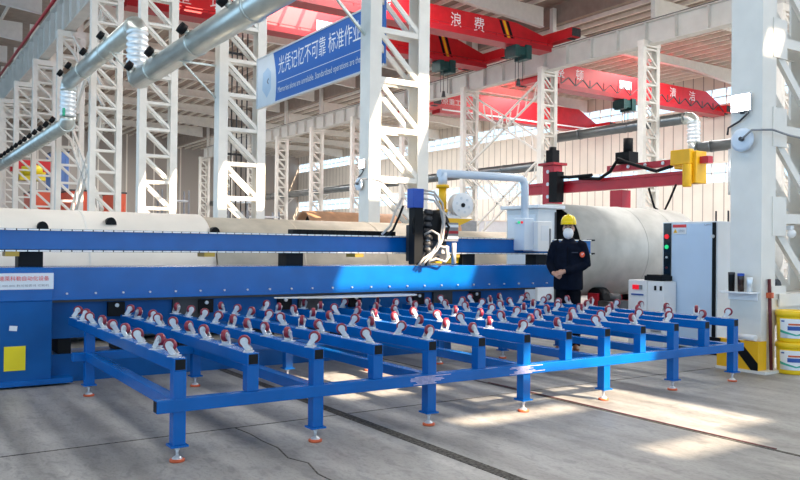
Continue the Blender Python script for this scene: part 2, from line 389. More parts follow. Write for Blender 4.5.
xbrace(8.8, YA+BA*4+.3, YA+BA*5-.3, 8.3, 12.6, 'upper cross brace of cream ladders between the near row columns at left')

# ------------------------------------------------------------------ overhead cranes
def crane(y, x0, x1, z0, z1, label, stripe=True, hoist_x=None, ladder=False, taper=3.2, ec=2.6, co=.05):
    r = root('overhead_crane', (x0, y, z0), label, 'crane')
    hw = .45
    MB().prism([(x0, y-hw, z0+.2), (x0+.8, y-hw, z0), (x1-2, y-hw, z0), (x1, y-hw, z0+.35), (x1, y-hw, z0+.75), (x1-taper, y-hw, z1), (x0+taper, y-hw, z1), (x0, y-hw, z0+.75)], (0, 2*hw, 0)).build('girder', RED, r)
    w_ = MB().box(x0+1, x1-1.2, y-hw-1.1, y-hw, z0-.35, z0-.02); w_.build('walkway', REDD, r)
    b = MB(); x = x0+1.2
    while x < x1-1.3:
        if not ladder: MB().bar((x, y-hw-1.05, z0-.3), (x, y-hw-1.05, z0+.16), .05, .05).build('railing_post', REDD, r)
        else: b.bar((x, y-hw-1.05, z0-.3), (x, y-hw-1.05, z0+.55), .05, .05)
        if ladder: b.bar((x, y-hw-1.05, z0-.02), (x+.7, y-hw-1.05, z0+.5), .06, .06); b.bar((x+.7, y-hw-1.05, z0+.5), (x+1.4, y-hw-1.05, z0-.02), .06, .06)
        x += 1.4
    if ladder: b.build('railing', DARK, r)
    else: MB().box(x0+1.2, x1-1.3, y-hw-1.07, y-hw-1.03, z0+.12, z0+.16).build('handrail', REDD, r)
    for xe in (x0-.1, x1-.2):
        e = MB().box(xe-.3, xe+.4, y-ec, y+ec, z0+co, z0+co+.6).build('end_carriage', RED, r)
        for s in (.4-ec, ec-.4): MB().cyl((xe-.2, y+s, z0+co+.12), (xe+.3, y+s, z0+co+.12), .2, n=14).build('wheel', DARK, e)
        MB().box(xe-.32, xe+.42, y-ec-.04, y-ec, z0+co+.05, z0+co+.55).build('buffer', DARK, e)
    if stripe:
        for i, mm in enumerate((BLACK, YEL, BLACK)):
            xs = x1-4.6+i*.28
            MB().prism([(xs, y-hw-.01, z1-.05), (xs+.2, y-hw-.01, z1-.05), (xs+.75, y-hw-.01, z0+.1), (xs+.55, y-hw-.01, z0+.1)], (0, -.012, 0)).build('hazard_stripe', mm, r)
    if hoist_x:
        zh = z0-.25
        h = MB().box(hoist_x-.45, hoist_x+.45, y-1.6, y-.5, zh-.65, zh-.15).cyl((hoist_x-.6, y-1.3, zh-.35), (hoist_x+.55, y-1.3, zh-.35), .3, n=12).box(hoist_x-.62, hoist_x-.3, y-1.7, y-.8, zh-.8, zh-.1).box(hoist_x+.25, hoist_x+.68, y-1.7, y-.6, zh-.85, zh-.0).box(hoist_x-.1, hoist_x+.1, y-1.2, y-.4, zh-.15, z0)
        h = h.build('hoist', GREEN, r)
        for dx in (-.2, .05, .4): MB().cyl((hoist_x+dx, y-1.2, z0-2.4), (hoist_x+dx, y-1.2, z0-.8), .022, n=5).build('hoist_chain', DARK, h)
        MB().cyl((hoist_x+.05, y-1.2, z0-2.7), (hoist_x+.05, y-1.2, z0-2.3), .15, .08, n=8).build('hook_block', DARK, h)
    return r
g1 = crane(37.1, 9.6, 36.1, 14.0, 15.42, 'red overhead crane with white slogan characters, striped end above the runway beam', True, 32.4, co=.52)
XR, ZU = (1, 0, 0), (0, 0, 1)
for ch, x in (('减', 23.2), ('少', 25.7), ('浪', 28.2), ('费', 29.95)): text(ch, (x-.42, 36.64, 14.38), XR, ZU, .85, .8, SIGNT, g1)
g2 = crane(43.4, 9.6, 36.1, 14.15, 15.85, 'red overhead crane behind the slogan crane, partly sunlit above the blue banner', True, 31.4, co=.4)
for ch, x in (('整', 13.9), ('理', 15.9)): text(ch, (x-.45, 42.94, 14.78), XR, ZU, .9, .9, SIGNT, g2)
pl = MB().box(22.2, 24.3, 42.9, 42.94, 14.6, 15.25).build('crane_plate', SIGNW, g2); text('起重机', (22.4, 42.89, 14.72), XR, ZU, .4, 1.7, GREYT, pl)
g3 = crane(39.5, 37.0, 57.6, 12.5, 14.2, 'red overhead crane in the far bay with zigzag railing and slogan', False, 44.9, True, 2.0, 1.3)
for ch, x in (('整', 39.2), ('顿', 41.1), ('清', 51.4), ('洁', 53.8)): text(ch, (x-.4, 39.04, 13.25), XR, ZU, .75, .75, SIGNT, g3)
pl = MB().box(45.2, 46.5, 39.0, 39.04, 13.2, 13.8).build('crane_plate', SIGNW, g3); text('起重机', (45.35, 38.99, 13.32), XR, ZU, .35, 1.0, GREYT, pl)
g4 = crane(53, 37.0, 57.6, 12.7, 14.6, 'deep red crane farther back in the far bay with white stripe', False, None, False, 2.4)
MB().box(38.2, 56.5, 51.42, 51.45, 12.58, 12.7).build('white_stripe', SIGNT, g4); text('中原重工', (38.4, 52.52, 13.35), XR, ZU, .5, 2.6, SIGNT, g4)

# ------------------------------------------------------------------ exhaust ducts
def duct(x, y0, y1, z, label, noz=(), r=.345, group=None, collars=4.0):
    GALV = GALV_SHADE if x > 30 else bpy.data.materials['galvanised_duct']
    o = root('exhaust_duct', (x, y0, z), label, 'duct', group)
    MB().cyl((x, y0, z), (x, y1, z), r, n=28).build('pipe', GALV, o)
    y = y0+.05
    while y < y1:
        MB().lathe((x, y, z), (0, 1, 0), [(r, -.05), (r+.025, -.05), (r+.025, .05), (r, .05)], 28).build('collar', GALV, o); y += collars
    for yn in noz:
        d = Vector((-.85, 0, .53)); p = Vector((x, yn, z))+d*(r*.9)
        nz = MB().cyl(p, p+d*.16, .075, n=14).build('nozzle', GALV, o)
        MB().lathe(p, d, [(.085, .12), (.155, .14), (.155, .32), (.125, .33), (.10, .26), (.02, .26)], 18).build('damper', BLACK, nz)
    return o
duct(7.2, 9, 26.7, 6.9, 'long silver exhaust duct with black dampers passing above the machine', (11.9, 14.8, 17.9, 20.9, 24.0, 26.3))
d2 = duct(7.2, 27.4, 38.4, 8.8, 'silver exhaust duct raised higher between two white flexible drops', (30.4, 33.4, 36.4, 38.2))
duct(7.2, 38.9, 80, 6.9, 'farthest silver exhaust duct with a row of close black dampers at left', [40+i*1.7 for i in range(20)])
def drop(x, y, z0, z1, label, s=1, zlow=None):
    o = root('flexible_duct', (x, y, z0), label, 'duct')
    pr = []; n = int((z1-z0)/.2)
    for i in range(n+1):
        t = z0+(z1-z0)*i/n; pr += [(.30, t-z0), (.36, t-z0+.05), (.36, t-z0+.11)]
    MB().lathe((x, y, z0), (0, 0, 1), pr, 26).build('corrugated_sleeve', FLEX, o)
    pts = [(x, y, z1-.02)] + [(x, y+s*(.38-.38*math.cos(a)), z1+.38*math.sin(a)) for a in (PI/8, PI/4, 3*PI/8, PI/2)] + [(x, y+s*.6, z1+.38)]
    MB().rings(pts, [.335]*len(pts), 26).build('elbow', GALV, o)
    pts = [(x, y, z0+.02)] + [(x, y-s*(.3-.3*math.cos(a)), z0-.3*math.sin(a)) for a in (PI/8, PI/4, 3*PI/8, PI/2)]
    MB().rings(pts, [.335]*len(pts), 26).build('elbow', GALV, o)
    return o
drop(7.2, 27.05, 7.2, 8.42, 'white flexible duct drop with brown elbow beside the near silver duct')
o = drop(7.2, 38.75, 7.2, 8.42, 'white flexible duct drop with green band farther left', -1)
MB().box(6.92, 7.02, 38.42, 38.62, 7.2, 7.55).build('band', mat('green_band', (.02, .42, .25), .4), o)
for y, la in ((21.9, 'thin grey bracket holding the silver duct to the banner column'), (30.1, 'thin grey bracket holding the raised silver duct to its column'), (13.5, 'thin grey bracket holding silver duct above the banner')):
    z = 6.9 if y != 30.1 else 8.8
    o = root('duct_bracket', (7.2, y, z-.4), la, 'bracket')
    MB().bar((7.0, y, z-.36), (8.1, y, z-.36), .05, .05).build('arm', DARK if 0 else GALV, o); MB().bar((7.1, y, z-.4), (8.08, y, z-1.3), .05, .05).build('strut', GALV, o)
duct(37.62, 27.6, 38.2, 8.75, 'shade-toned silver duct on the far row, raised below the far red crane', (), .32)
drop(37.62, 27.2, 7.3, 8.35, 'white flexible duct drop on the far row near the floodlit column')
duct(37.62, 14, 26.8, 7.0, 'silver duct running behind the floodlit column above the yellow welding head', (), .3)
duct(37.62, 39, 105, 7.0, 'long shade-toned silver duct low along the far row behind the carriage', (), .34)
hb = root('duct_hanger', (37.1, YB+BAY*3, 6.5), 'first steel bracket carrying the far duct, counted leftward from the floodlit column', 'bracket')
MB().box(37.0, 37.95, YB+BAY*3-.05, YB+BAY*3+.05, 6.52, 6.6).build('arm', GIRD, hb); MB().bar((37.8, YB+BAY*3, 6.52), (37.15, YB+BAY*3, 5.9), .06, .06).build('strut', GIRD, hb)
for n in range(5, 11): copy_tree(hb, (37.1, YB+BAY*n, 6.5), '%s steel bracket carrying the far duct, counted leftward from the floodlit column' % ORD[n-4])
cz = root('cable_riser', (8.8, 22.1, 0), 'bundle of dark vertical conduits inside the column at the left end of the banner', 'conduits')
for i in range(5): MB().cyl((8.45+i*.16, 22.0, 0), (8.45+i*.16, 22.0, 9.5), .022, n=6).build('conduit', DARK, cz)
MB().box(8.4, 9.2, 22.02, 22.06, 4.0, 4.06).box(8.4, 9.2, 22.02, 22.06, 7.0, 7.06).build('clip_bar', DARK, cz)
tag(MB().cyl((37.62, 24.9, 4.3), (37.62, 24.9, 6.75), .14, n=12).build('drop_pipe', FLEX), 'thin pale drop pipe hanging below the duct by the floodlit column', 'pipe')

# ------------------------------------------------------------------ banner
bn = root('banner_sign', (8.6, 17, 5.1), 'long blue banner with white Chinese and English lettering hung between columns', 'sign')
MB().box(8.6, 8.65, 13.6, 20.08, 5.10, 6.43).build('board', SIGNB, bn)
pts = [(8.597, 20.08, 5.10), (8.597, 20.08, 6.43)] + [(8.597, 18.92-.12*math.sin(t*PI)+.15*(1-t), 6.43-1.33*t) for t in [i/8 for i in range(9)]]
MB().prism(pts, (.002, 0, 0)).build('white_panel', SIGNW, bn)
MB().prism([(8.594, 19.75, 5.55), (8.594, 19.7, 6.0), (8.594, 19.4, 6.1), (8.594, 19.2, 5.95), (8.594, 19.2, 5.5), (8.594, 19.45, 5.3)], (.002, 0, 0)).build('pale_mark', SIGNG, bn)
MB().bar((8.59, 19.42, 5.72), (8.59, 19.34, 5.66), .01, .03).bar((8.59, 19.42, 5.72), (8.59, 19.34, 5.80), .01, .03).build('bracket_mark', GREYT, bn)
b = MB()
for z in (5.08, 6.42): b.box(8.58, 8.67, 13.6, 20.1, z, z+.04)
b.box(8.58, 8.67, 20.07, 20.12, 5.08, 6.46).build('frame', LGREY, bn)
MB().box(8.594, 8.597, 14.0, 18.75, 5.585, 5.60).build('rule_line', SIGNT, bn)
YL = (0, -1, 0)
text('光凭记忆不可靠 标准作业', (8.596, 18.72, 5.80), YL, ZU, .46, 4.18, SIGNT, bn)
text('Memories alone are unreliable. Standardized operations are the', (8.596, 18.74, 5.27), YL, ZU, .2, 4.2, SIGNT, bn)
b = MB()

# ------------------------------------------------------------------ roller table
T0X, TS, TY0, TY1 = 1.553, .4788, 4.758, 7.97
tb = root('roller_table', (T0X, TY0, 0), 'long blue steel roller table with upturned red casters on thirteen crossbeams', 'table')
hw = .04
for n in range(13):
    x = T0X+n*TS; leg = n % 2 == 0
    be = MB().box(x-hw, x+hw, TY0, TY1, .561, .641).build('crossbeam', BLUE, tb, bevel=.004)
    MB().box(x-hw+.008, x+hw-.008, TY0-.002, TY0+.01, .569, .633).build('end_cap', BLACK, be)
    if leg:
        for yy in (TY0+.04, 7.25):
            lg = MB().box(x-hw, x+hw, yy-hw, yy+hw, .105, .561).build('leg', BLUE, tb, bevel=.004)
            MB().box(x-.055, x+.055, yy-.055, yy+.055, .094, .106).build('foot_plate', BLUE, lg)
            MB().cyl((x, yy, .02), (x, yy, .095), .010, n=8).cyl((x, yy, .07), (x, yy, .085), .016, n=6).lathe((x, yy, .012), (0, 0, 1), [(.034, .004), (.030, .012), (.012, .024), (0, .024)], 14).build('levelling_screw', ZINC, lg)
            MB().lathe((x, yy, 0), (0, 0, 1), [(0, 0), (.046, 0), (.047, .014), (.036, .018), (0, .018)], 16).build('foot_pad', ORANGE, lg)
        MB().box(x-hw, x+hw, TY0+.08, 7.21, .312, .388).build('side_rail', BLUE, tb, bevel=.004)
    else:
        MB().box(x-hw, x+hw, TY0, TY0+.08, .392, .561).build('post', BLUE, tb, bevel=.004)
fr = MB().box(1.41, 7.42, TY0-.012, TY0+.07, .312, .392).build('front_rail', BLUE, tb, bevel=.004)
MB().box(1.408, 1.412, TY0+0, TY0+.06, .32, .384).build('end_cap', BLACK, fr)
WORN = mat('worn_pale_paint', (.50, .46, .62), .5, 0, .3, 30)
for xw in (1.553+4*TS, 1.553+6*TS):
    k = MB()
    for i in range(7): k.box(xw-.16+random.uniform(-.05, .05), xw+.1+random.uniform(-.1, .1), TY0-.0135, TY0-.012, .322+i*.009, .327+i*.009)
    k.build('worn_patch', WORN, fr)
MB().box(1.41, 7.34, 7.21, 7.29, .312, .388).build('rear_rail', BLUE, tb, bevel=.004)
# caster prototype (local coordinates: mounted upside down, wheel up)
def caster_mb():
    b = MB(); b.box(-.036, .036, -.03, .03, 0, .005); b.cyl((0, 0, .005), (0, 0, .02), .024, n=12)
    for s in (-1, 1):
        b.prism([(s*.0165, -.02, .018), (s*.0165, .022, .018), (s*.0165, .045, .05), (s*.0165, .043, .075), (s*.0165, .028, .083), (s*.0165, .012, .07)], (s*.004, 0, 0))
        b.cyl((s*.019, .028, .066), (s*.026, .028, .066), .010, n=8)
    b.box(-.0205, .0205, -.022, .022, .014, .021)
    return b
def wheel_mb():
    b = MB(); b.lathe((0, .028, .066), (1, 0, 0), [(.026, -.012), (.034, -.0135), (.039, -.009), (.040, 0), (.039, .009), (.034, .0135), (.026, .012)], 20, 0)
    b.cyl((-.0115, .028, .066), (.0115, .028, .066), .027, n=18, m=1); return b
spots = []
for n in range(13):
    for j in range(9):
        spots.append((T0X+n*TS+random.uniform(-.006, .006), 4.86+j*.374+random.uniform(-.025, .025), random.uniform(-PI, PI)))
spots.sort(key=lambda s: (s[0]**2+s[1]**2))
def grow(b, fx, fz):
    b.v = [(p[0]*fx, p[1]*fz, p[2]*fz) for p in b.v]; return b
caster_src, wheel_src = grow(caster_mb(), 1.25, 1.04), grow(wheel_mb(), 1.25, 1.04)
cp = caster_src.build('caster', ZINC, tb, local=True); wp = wheel_src.build('wheel', [TYRE, ZINC], cp, local=True)
ev = MB(); wv = caster_src, wheel_src
for i, (x, y, a) in enumerate(spots):
    if i < 100:
        c = cp if i == 0 else cp.copy()
        if i:
            COL.objects.link(c); k = wp.copy(); COL.objects.link(k); k.parent = c
        c.parent = tb; c.location = (x-T0X, y-TY0, .641); c.rotation_euler = (0, 0, a)
    else:
        for src, mo in ((wv[0], 0), (wv[1], 1)):
            o_ = len(ev.v); ca, sa = math.cos(a), math.sin(a)
            ev.v += [(x+p[0]*ca-p[1]*sa, y+p[0]*sa+p[1]*ca, .641+p[2]) for p in src.v]
            ev.f += [[o_+q for q in f] for f in src.f]; ev.m += [0 if mo == 0 else (1 if mm == 0 else 0) for mm in src.m]; ev.s += src.s
ev.build('caster_field', [ZINC, TYRE], tb, kind='stuff')
tag(MB().prism([(5.15+.25*math.cos(t)*(1), 7.76+.15*math.sin(t), .762) for t in [-PI/2+i*PI/8 for i in range(9)]] + [(4.2, 7.91, .762), (3.6, 7.88, .762), (4.2, 7.65, .762)], (0, 0, .014)).build('steel_plate', mat('bright_plate', (.86, .80, .72), .25, .3, .04)), 'pale steel plate with rounded end lying on the rearmost casters', 'plate')

# ------------------------------------------------------------------ cutting machine
mc = root('cutting_machine', (4.5, 8.3, 0), 'long blue cutting machine bed with raised guide beam behind the roller table', 'machine')
MB().box(-1.5, 8.35, 8.0, 8.62, .82, 1.109).build('bed_beam', BLUE, mc, bevel=.006)
MB().box(-1.5, 8.35, 7.985, 8.0, .80, .835).build('lower_lip', BLUE, mc)
x = 1.5
while x < 8.0:
    MB().cyl((x, 7.978, .86), (x, 7.999, .86), .010, n=8).build('bolt_head', ZINC, mc); x += .262
MB().box(-1.5, 7.5, 8.12, 8.5, .42, .80).build('upper_panel', BLUED, mc)
MB().box(-1.5, 6.2, 8.1, 8.5, 0, .27).build('plinth', BLUED, mc)
for x in (1.45, 2.0, 2.65, 3.6, 4.6, 5.6, 6.1, 7.35): MB().box(x, x+.12, 8.13, 8.45, 0 if x > 6.2 else .27, .42).build('support_block', BLACK, mc)
x = 1.9
while x < 7.4:
    k = MB().box(x, x+.16, 8.06, 8.12, .62, .76).build('clamp_block', BLACK, mc); MB().cyl((x+.08, 8.06, .73), (x+.08, 8.04, .73), .02, n=8).build('clamp_screw', ZINC, k); x += .92
for x in (2.55, 4.0, 5.9): MB().box(x, x+.3, 8.08, 8.12, .56, .78).build('access_hatch', DARK, mc)
MB().box(-1.5, 7.6, 8.02, 8.12, .775, .80).build('cable_trough', DARK, mc)
# left cabinet
cb = MB().box(-1.5, 1.365, 7.95, 8.6, .06, .80).build('end_cabinet', BLUED, mc, bevel=.006)
MB().box(-1.5, 1.365, 7.94, 8.6, .80, 1.10).build('cabinet_top', BLUE, mc, bevel=.006)
MB().box(-1.5, 1.55, 7.92, 8.62, .02, .07).build('base_flange', BLUE, mc)
MB().box(.961, 1.14, 7.94, 7.95, .165, .388).build('yellow_placard', YELB, cb)
MB().prism([(1.0, 7.945, .535), (1.065, 7.945, .527), (1.07, 7.945, .573), (1.004, 7.945, .58)], (0, .004, 0)).build('sticker', SIGNW, cb)
npl = MB().box(.55, 1.37, 7.93, 7.94, .91, 1.06).build('name_plate', SIGNW, mc)
text('玉速莱科勒自动化设备', (.86, 7.928, .99), XR, ZU, .044, .47, REDT, npl); text('电话 400-800 数控相贯线 切割机', (.86, 7.928, .935), XR, ZU, .022, .47, GREYT, npl)
# guide beam
gb = MB().box(-1.5, 9.0, 8.3, 8.55, 1.275, 1.475).build('guide_beam', BLUE, mc, bevel=.004)
for z0 in (1.262, 1.468):
    MB().box(-1.5, 9.04, 8.285, 8.57, z0-.008, z0+.012).build('rail_strip', BLACK, gb)
    b = MB(); x = -1.4
    while x < 8.98:
        b.box(x, x+.088, 8.275, 8.286, z0-.005, z0+.009); x += .1
    b.build('rack_strip', mat('rack_white', (.85, .86, .86), .3, .3, .1, 20) if z0 < 1.3 else bpy.data.materials['rack_white'], gb)
for z in (1.27, 1.475): MB().box(9.04, 9.14, 8.34, 8.42, z-.012, z+.012).build('end_stop', BLACK, gb)
for x in (.5, 1.12, 3.95, 6.55, 7.9): MB().box(x, x+.22, 8.33, 8.55, 1.10, 1.27).build('riser_post', BLACK, mc)
for x in (1.0, 2.95, 4.85, 6.35): MB().box(x, x+.12, 8.28, 8.5, 1.21, 1.262).build('brass_clamp', mat('brass', (.50, .32, .05), .4, .3) if x == 1.0 else bpy.data.materials['brass'], mc)
MB().box(6.0, 6.6, 8.40, 8.5, 1.13, 1.26).build('yellow_bracket', YEL, mc)
# drag chain on top
dc = MB(); x = 4.05
while x < 5.5:
    dc.box(x, x+.055, 8.36, 8.5, 1.481, 1.535); x += .066
tag(dc.build('drag_chain', BLACK), 'black segmented cable chain lying on the guide beam left of carriage', 'cable chain')

# ------------------------------------------------------------------ torch carriage
ca = root('torch_carriage', (5.75, 8.2, 1.1), 'torch carriage with blue box, white hoses and yellow pillar on the guide beam', 'carriage')
MB().box(5.50, 5.66, 7.98, 8.12, 1.83, 2.07).build('blue_box', NAVYB, ca, bevel=.006)
MB().box(5.53, 5.66, 7.99, 8.12, 1.12, 1.83).build('black_column', BLACK, ca, bevel=.005)
MB().box(5.6, 6.2, 8.22, 8.28, 1.16, 1.62).build('mounting_plate', DARK, ca)
MB().lathe((5.93, 8.1, 1.62), (.15, -1, 0), [(.0, .1), (.16, .1), (.2, .05), (.2, -.1), (0, -.1)], 20).build('torch_drum', BLACK, ca)
b = MB()
for z in (1.30, 1.38, 1.46, 1.54, 1.62, 1.70, 1.78): b.lathe((5.77, 8.04, z), (.1, 0, 1), [(.055, -.02), (.066, 0), (.055, .02), (.05, .035)], 14)
b.build('bellows', DARK, ca)
MB().cyl((5.77, 8.04, 1.3), (5.77, 8.04, 1.5), .03, n=10).build('ram', ZINC, ca)
MB().box(6.02, 6.24, 8.02, 8.2, 1.42, 1.66).build('drive_box', GREYM, ca, bevel=.004)
for z in (1.45, 1.52, 1.6): MB().box(6.025, 6.235, 8.012, 8.02, z, z+.035).build('drive_label', SIGNW if z != 1.52 else REDD, ca)
for k, pts in enumerate(([(5.8, 8.0, 2.02), (5.97, 7.96, 2.0), (6.06, 7.95, 1.86), (6.1, 7.94, 1.66), (6.05, 7.92, 1.44), (5.92, 7.9, 1.28), (5.78, 7.9, 1.2), (5.72, 7.92, 1.12)],
              [(5.82, 8.0, 1.95), (5.95, 7.93, 1.93), (6.08, 7.92, 1.78), (6.1, 7.91, 1.6), (6.05, 7.89, 1.42), (5.95, 7.87, 1.3), (5.8, 7.87, 1.18), (5.76, 7.9, 1.12)],
              [(5.85, 8.04, 2.06), (6.0, 8.0, 2.04), (6.12, 7.98, 1.9), (6.14, 7.96, 1.7), (6.1, 7.93, 1.5), (6.0, 7.9, 1.35), (5.86, 7.86, 1.22), (5.84, 7.9, 1.12)],
              [(5.86, 8.0, 1.5), (5.9, 7.9, 1.55), (5.99, 7.88, 1.5), (6.0, 7.88, 1.4), (5.95, 7.88, 1.3)],
              [(5.9, 7.98, 1.25), (6.0, 7.9, 1.36), (6.12, 7.9, 1.34), (6.16, 7.92, 1.22), (6.1, 7.95, 1.12)],
              [(5.85, 7.95, 1.14), (5.95, 7.88, 1.2), (6.1, 7.88, 1.16), (6.2, 7.93, 1.22), (6.2, 8.0, 1.36)],
              [(5.6, 8.1, 1.85), (5.5, 8.05, 1.7), (5.42, 8.05, 1.55), (5.36, 8.1, 1.48)], [(5.6, 8.12, 1.95), (5.47, 8.08, 1.78), (5.4, 8.08, 1.6), (5.3, 8.12, 1.49)])):
    MB().path([(p[0]-.17, p[1], p[2]) for p in pts], .015, 8).build('hose', HOSE if k not in (6,) else BLACK, ca)
for k, pts in enumerate(([(5.72, 8.0, 1.3), (5.66, 7.9, 1.2), (5.64, 7.9, 1.11)], [(5.58, 8.04, 1.8), (5.5, 8.0, 1.62), (5.52, 8.0, 1.5)], [(5.95, 8.02, 1.75), (6.02, 7.93, 1.6), (5.95, 7.9, 1.45)])):
    MB().path(pts, .015, 7).build('cable', BLACK, ca)
MB().box(5.9, 6.02, 7.92, 8.05, 1.26, 1.36).build('torch_block', HOSE, ca, bevel=.01); MB().cyl((6.14, 7.98, 1.13), (6.14, 7.98, 1.4), .03, n=12).build('torch', ZINC, ca)
MB().cyl((6.15, 8.25, 1.83), (6.15, 8.25, 2.13), .052, n=18).cyl((6.15, 8.25, 2.12), (6.15, 8.25, 2.16), .085, n=18).cyl((6.15, 8.25, 1.80), (6.15, 8.25, 1.84), .075, n=18).build('yellow_pillar', YEL, ca)
MB().prism([(6.05, 8.1, 1.72), (6.55, 8.1, 1.72), (6.45, 8.1, 1.68), (6.3, 8.1, 1.62), (6.05, 8.1, 1.62)], (0, .3, 0)).build('yellow_tray', YEL, ca)
b = MB()
for i in range(6): b.cyl((6.1+i*.05, 8.2, 1.72), (6.1+i*.05, 8.2, 1.80+.02*(i % 3)), .018, n=8)
b.box(6.08, 6.38, 8.14, 8.3, 1.72, 1.76).build('valve_cluster', ZINC, ca)
wr_ = root('wire_reel', (6.41, 8.2, 1.72), 'white plastic wire reel mounted beside the yellow pillar', 'reel')
ax = Vector((-.1, -1, .0)).normalized(); cc = Vector((6.41, 8.2, 1.90))
MB().lathe(cc, ax, [(.02, .045), (.155, .045), (.165, .05), (.165, .06), (.155, .066), (.03, .06), (.02, .06)], 28).lathe(cc, ax, [(.02, -.06), (.165, -.06), (.165, -.045), (.02, -.045)], 28).build('flange', WHITE, wr_)
MB().cyl(cc-ax*.05, cc+ax*.05, .11, n=24).build('wire_winding', LGREY, wr_)
MB().cyl(cc-ax*.09, cc+ax*.075, .028, n=14).build('hub', BLACK, wr_)
x_ = Vector((0, 0, 1)); y_ = ax.cross(x_)
for i in range(6):
    t = i*PI/3+.3; p = cc+ax*.062+(x_*math.cos(t)+y_*math.sin(t))*.095; MB().cyl(p, p+ax*.006, .018, n=10).build('spoke_hole', LGREY, wr_)
MB().bar((6.40, 8.27, 1.72), (6.41, 8.27, 1.9), .04, .03).build('reel_stand', DARK, wr_)
# swing arm with control panel
sa = root('operator_console', (7.6, 8.2, 1.27), 'pale control panel hanging from a light blue swing arm', 'console')
MB().cyl((6.15, 8.25, 2.16), (6.15, 8.25, 2.32), .06, n=18).build('pivot', PALEB, sa)
MB().rings([(6.09, 8.25, 2.31), (7.42, 8.25, 2.33), (7.5, 8.25, 2.33), (7.57, 8.25, 2.30), (7.6, 8.25, 2.22), (7.6, 8.25, 1.7)], [.055]*6, 18).build('arm', PALEB, sa)
MB().box(7.44, 7.62, 8.08, 8.3, 1.31, 1.76).build('console', PALEB, sa, bevel=.01)
MB().box(7.62, 7.9, 8.0, 8.3, 1.30, 1.72).build('console_door', WHITE, sa, bevel=.008)
MB().box(7.84, 7.86, 7.985, 8.0, 1.36, 1.62).build('door_handle', GREYM, sa)
MB().box(7.68, 7.82, 7.996, 8.0, 1.45, 1.66).build('screen_cover', SIGNW, sa)
for i, mm in enumerate((LGREY, LEDG, LEDR)): MB().cyl((7.44, 8.12+.06*(2-i), 1.70), (7.42, 8.12+.06*(2-i), 1.70), .017, n=10).build('button', mm, sa)

# ------------------------------------------------------------------ things behind the machine
sb = root('switch_cabinet', (9.0, 9.85, 0), 'tall pale grey switch cabinet with overhanging lid behind the control panel', 'cabinet')
MB().box(9.0, 9.42, 9.45, 10.22, 0, 2.0).build('body', LGREY, sb, bevel=.01)
MB().box(8.92, 9.55, 9.37, 10.3, 2.0, 2.06).build('lid', SIGNW, sb, bevel=.01)
MB().box(8.985, 9.0, 9.5, 10.17, .15, 1.9).build('door', PALEB, sb, bevel=.006)
MB().box(8.965, 8.985, 9.56, 9.6, 1.55, 1.78).build('door_handle', GREYM, sb)
MB().box(9.38, 9.40, 9.43, 9.45, .1, 1.95).build('hinge_strip', DARK, sb)
def big_pipe(x0, x1, y, z, r, material, name, label, n=48, seams=(), wall=.05, group=None):
    o = root(name, (x0, y, z-r), label, 'pipe', group)
    MB().lathe((x0, y, z), (1, 0, 0), [(r-wall, x1-x0-.001), (r, x1-x0), (r, 0), (r-wall, 0), (r-wall, x1-x0-.001)], n).build('shell', material, o)
    for s in seams: MB().lathe((s, y, z), (1, 0, 0), [(r, -.02), (r+.008, -.01), (r+.008, .01), (r, .02)], n).build('weld_seam', material, o)
    return o
P1 = big_pipe(10.75, 14.3, 11.0, 1.31, .9, STEELP, 'steel_drum', 'huge pale steel drum lying behind the worker on red rollers', 64, (12.6, 13.5))
MB().lathe((10.78, 11, 1.31), (1, 0, 0), [(.845, 0), (.845, .5), (0, .5)], 40).build('bore_shade', BLACK, P1)  # black liner stands in for the shade inside the open drum
b = MB()
for k in range(9):
    zz = 1.75+.05*(k % 3); b.bar((12.75+k*.07, 11-.79-.0, zz), (12.8+k*.07, 11-.80, zz-.03), .012, .02)
P2 = big_pipe(14.4, 17.5, 11.0, 1.2, .78, STEELP, 'steel_drum', 'smaller steel drum section lying right behind the huge one', 48, (15.6,))
for (xx, lab) in ((11.5, 'red and black roller stand under the left end of the huge drum'), (13.6, 'red and black roller stand under the right end of the huge drum'), (16.0, 'roller stand under the smaller steel drum')):
    o = root('roller_stand', (xx, 11, 0), lab, 'roller stand')
    MB().box(xx-.25, xx+.25, 10.0, 12.0, .05, .25).build('frame', REDD, o); MB().box(xx-.4, xx+.4, 10.1, 11.9, 0, .06).build('base', BLACK, o)
    for s in (-1, 1):
        MB().cyl((xx-.12, 11+s*.62, .42), (xx+.12, 11+s*.62, .42), .19, n=18).build('roller', BLACK, o)
        MB().box(xx-.18, xx-.13, 11+s*.62-.12, 11+s*.62+.12, .2, .5).build('bearing_block', MANR, o); MB().box(xx+.13, xx+.18, 11+s*.62-.12, 11+s*.62+.12, .2, .5).build('bearing_block', MANR, o)
for k, (xx, yy) in enumerate(((10.9, 9.75), (11.9, 9.7))):
    tag(MB().box(xx, xx+.55, yy-.12, yy+.12, .12, .40).box(xx+.05, xx+.12, yy-.16, yy+.16, 0, .12).box(xx+.43, xx+.5, yy-.16, yy+.16, 0, .12).cyl((xx+.1, yy, .46), (xx+.4, yy, .46), .08, n=12).build('gear_motor', [DARK, REDD][k]), ['dark gear motor below the drum, just right of the worker', 'deep red gear motor below the drum, left of the white chiller'][k], 'motor')
big_pipe(-3.5, 4.0, 11.6, .9, .9, WHITEP, 'storage_pipe', 'long white pipe lying behind the guide beam at left', 48, (.5, 2.3))
big_pipe(4.02, 8.0, 11.55, .88, .88, TANP, 'storage_pipe', 'tan steel pipe lying behind the guide beam left of the carriage', 48, (5.4, 6.9))
big_pipe(8.4, 10.3, 11.2, .82, .82, TANP, 'storage_pipe', 'tan steel pipe lying behind the wire reel', 48, ())
lug = MB().lathe((2.0, 10.75, 1.2), (0, -1, .3), [(0, 0), (.1, 0), (.1, .05), (0, .06)], 16)
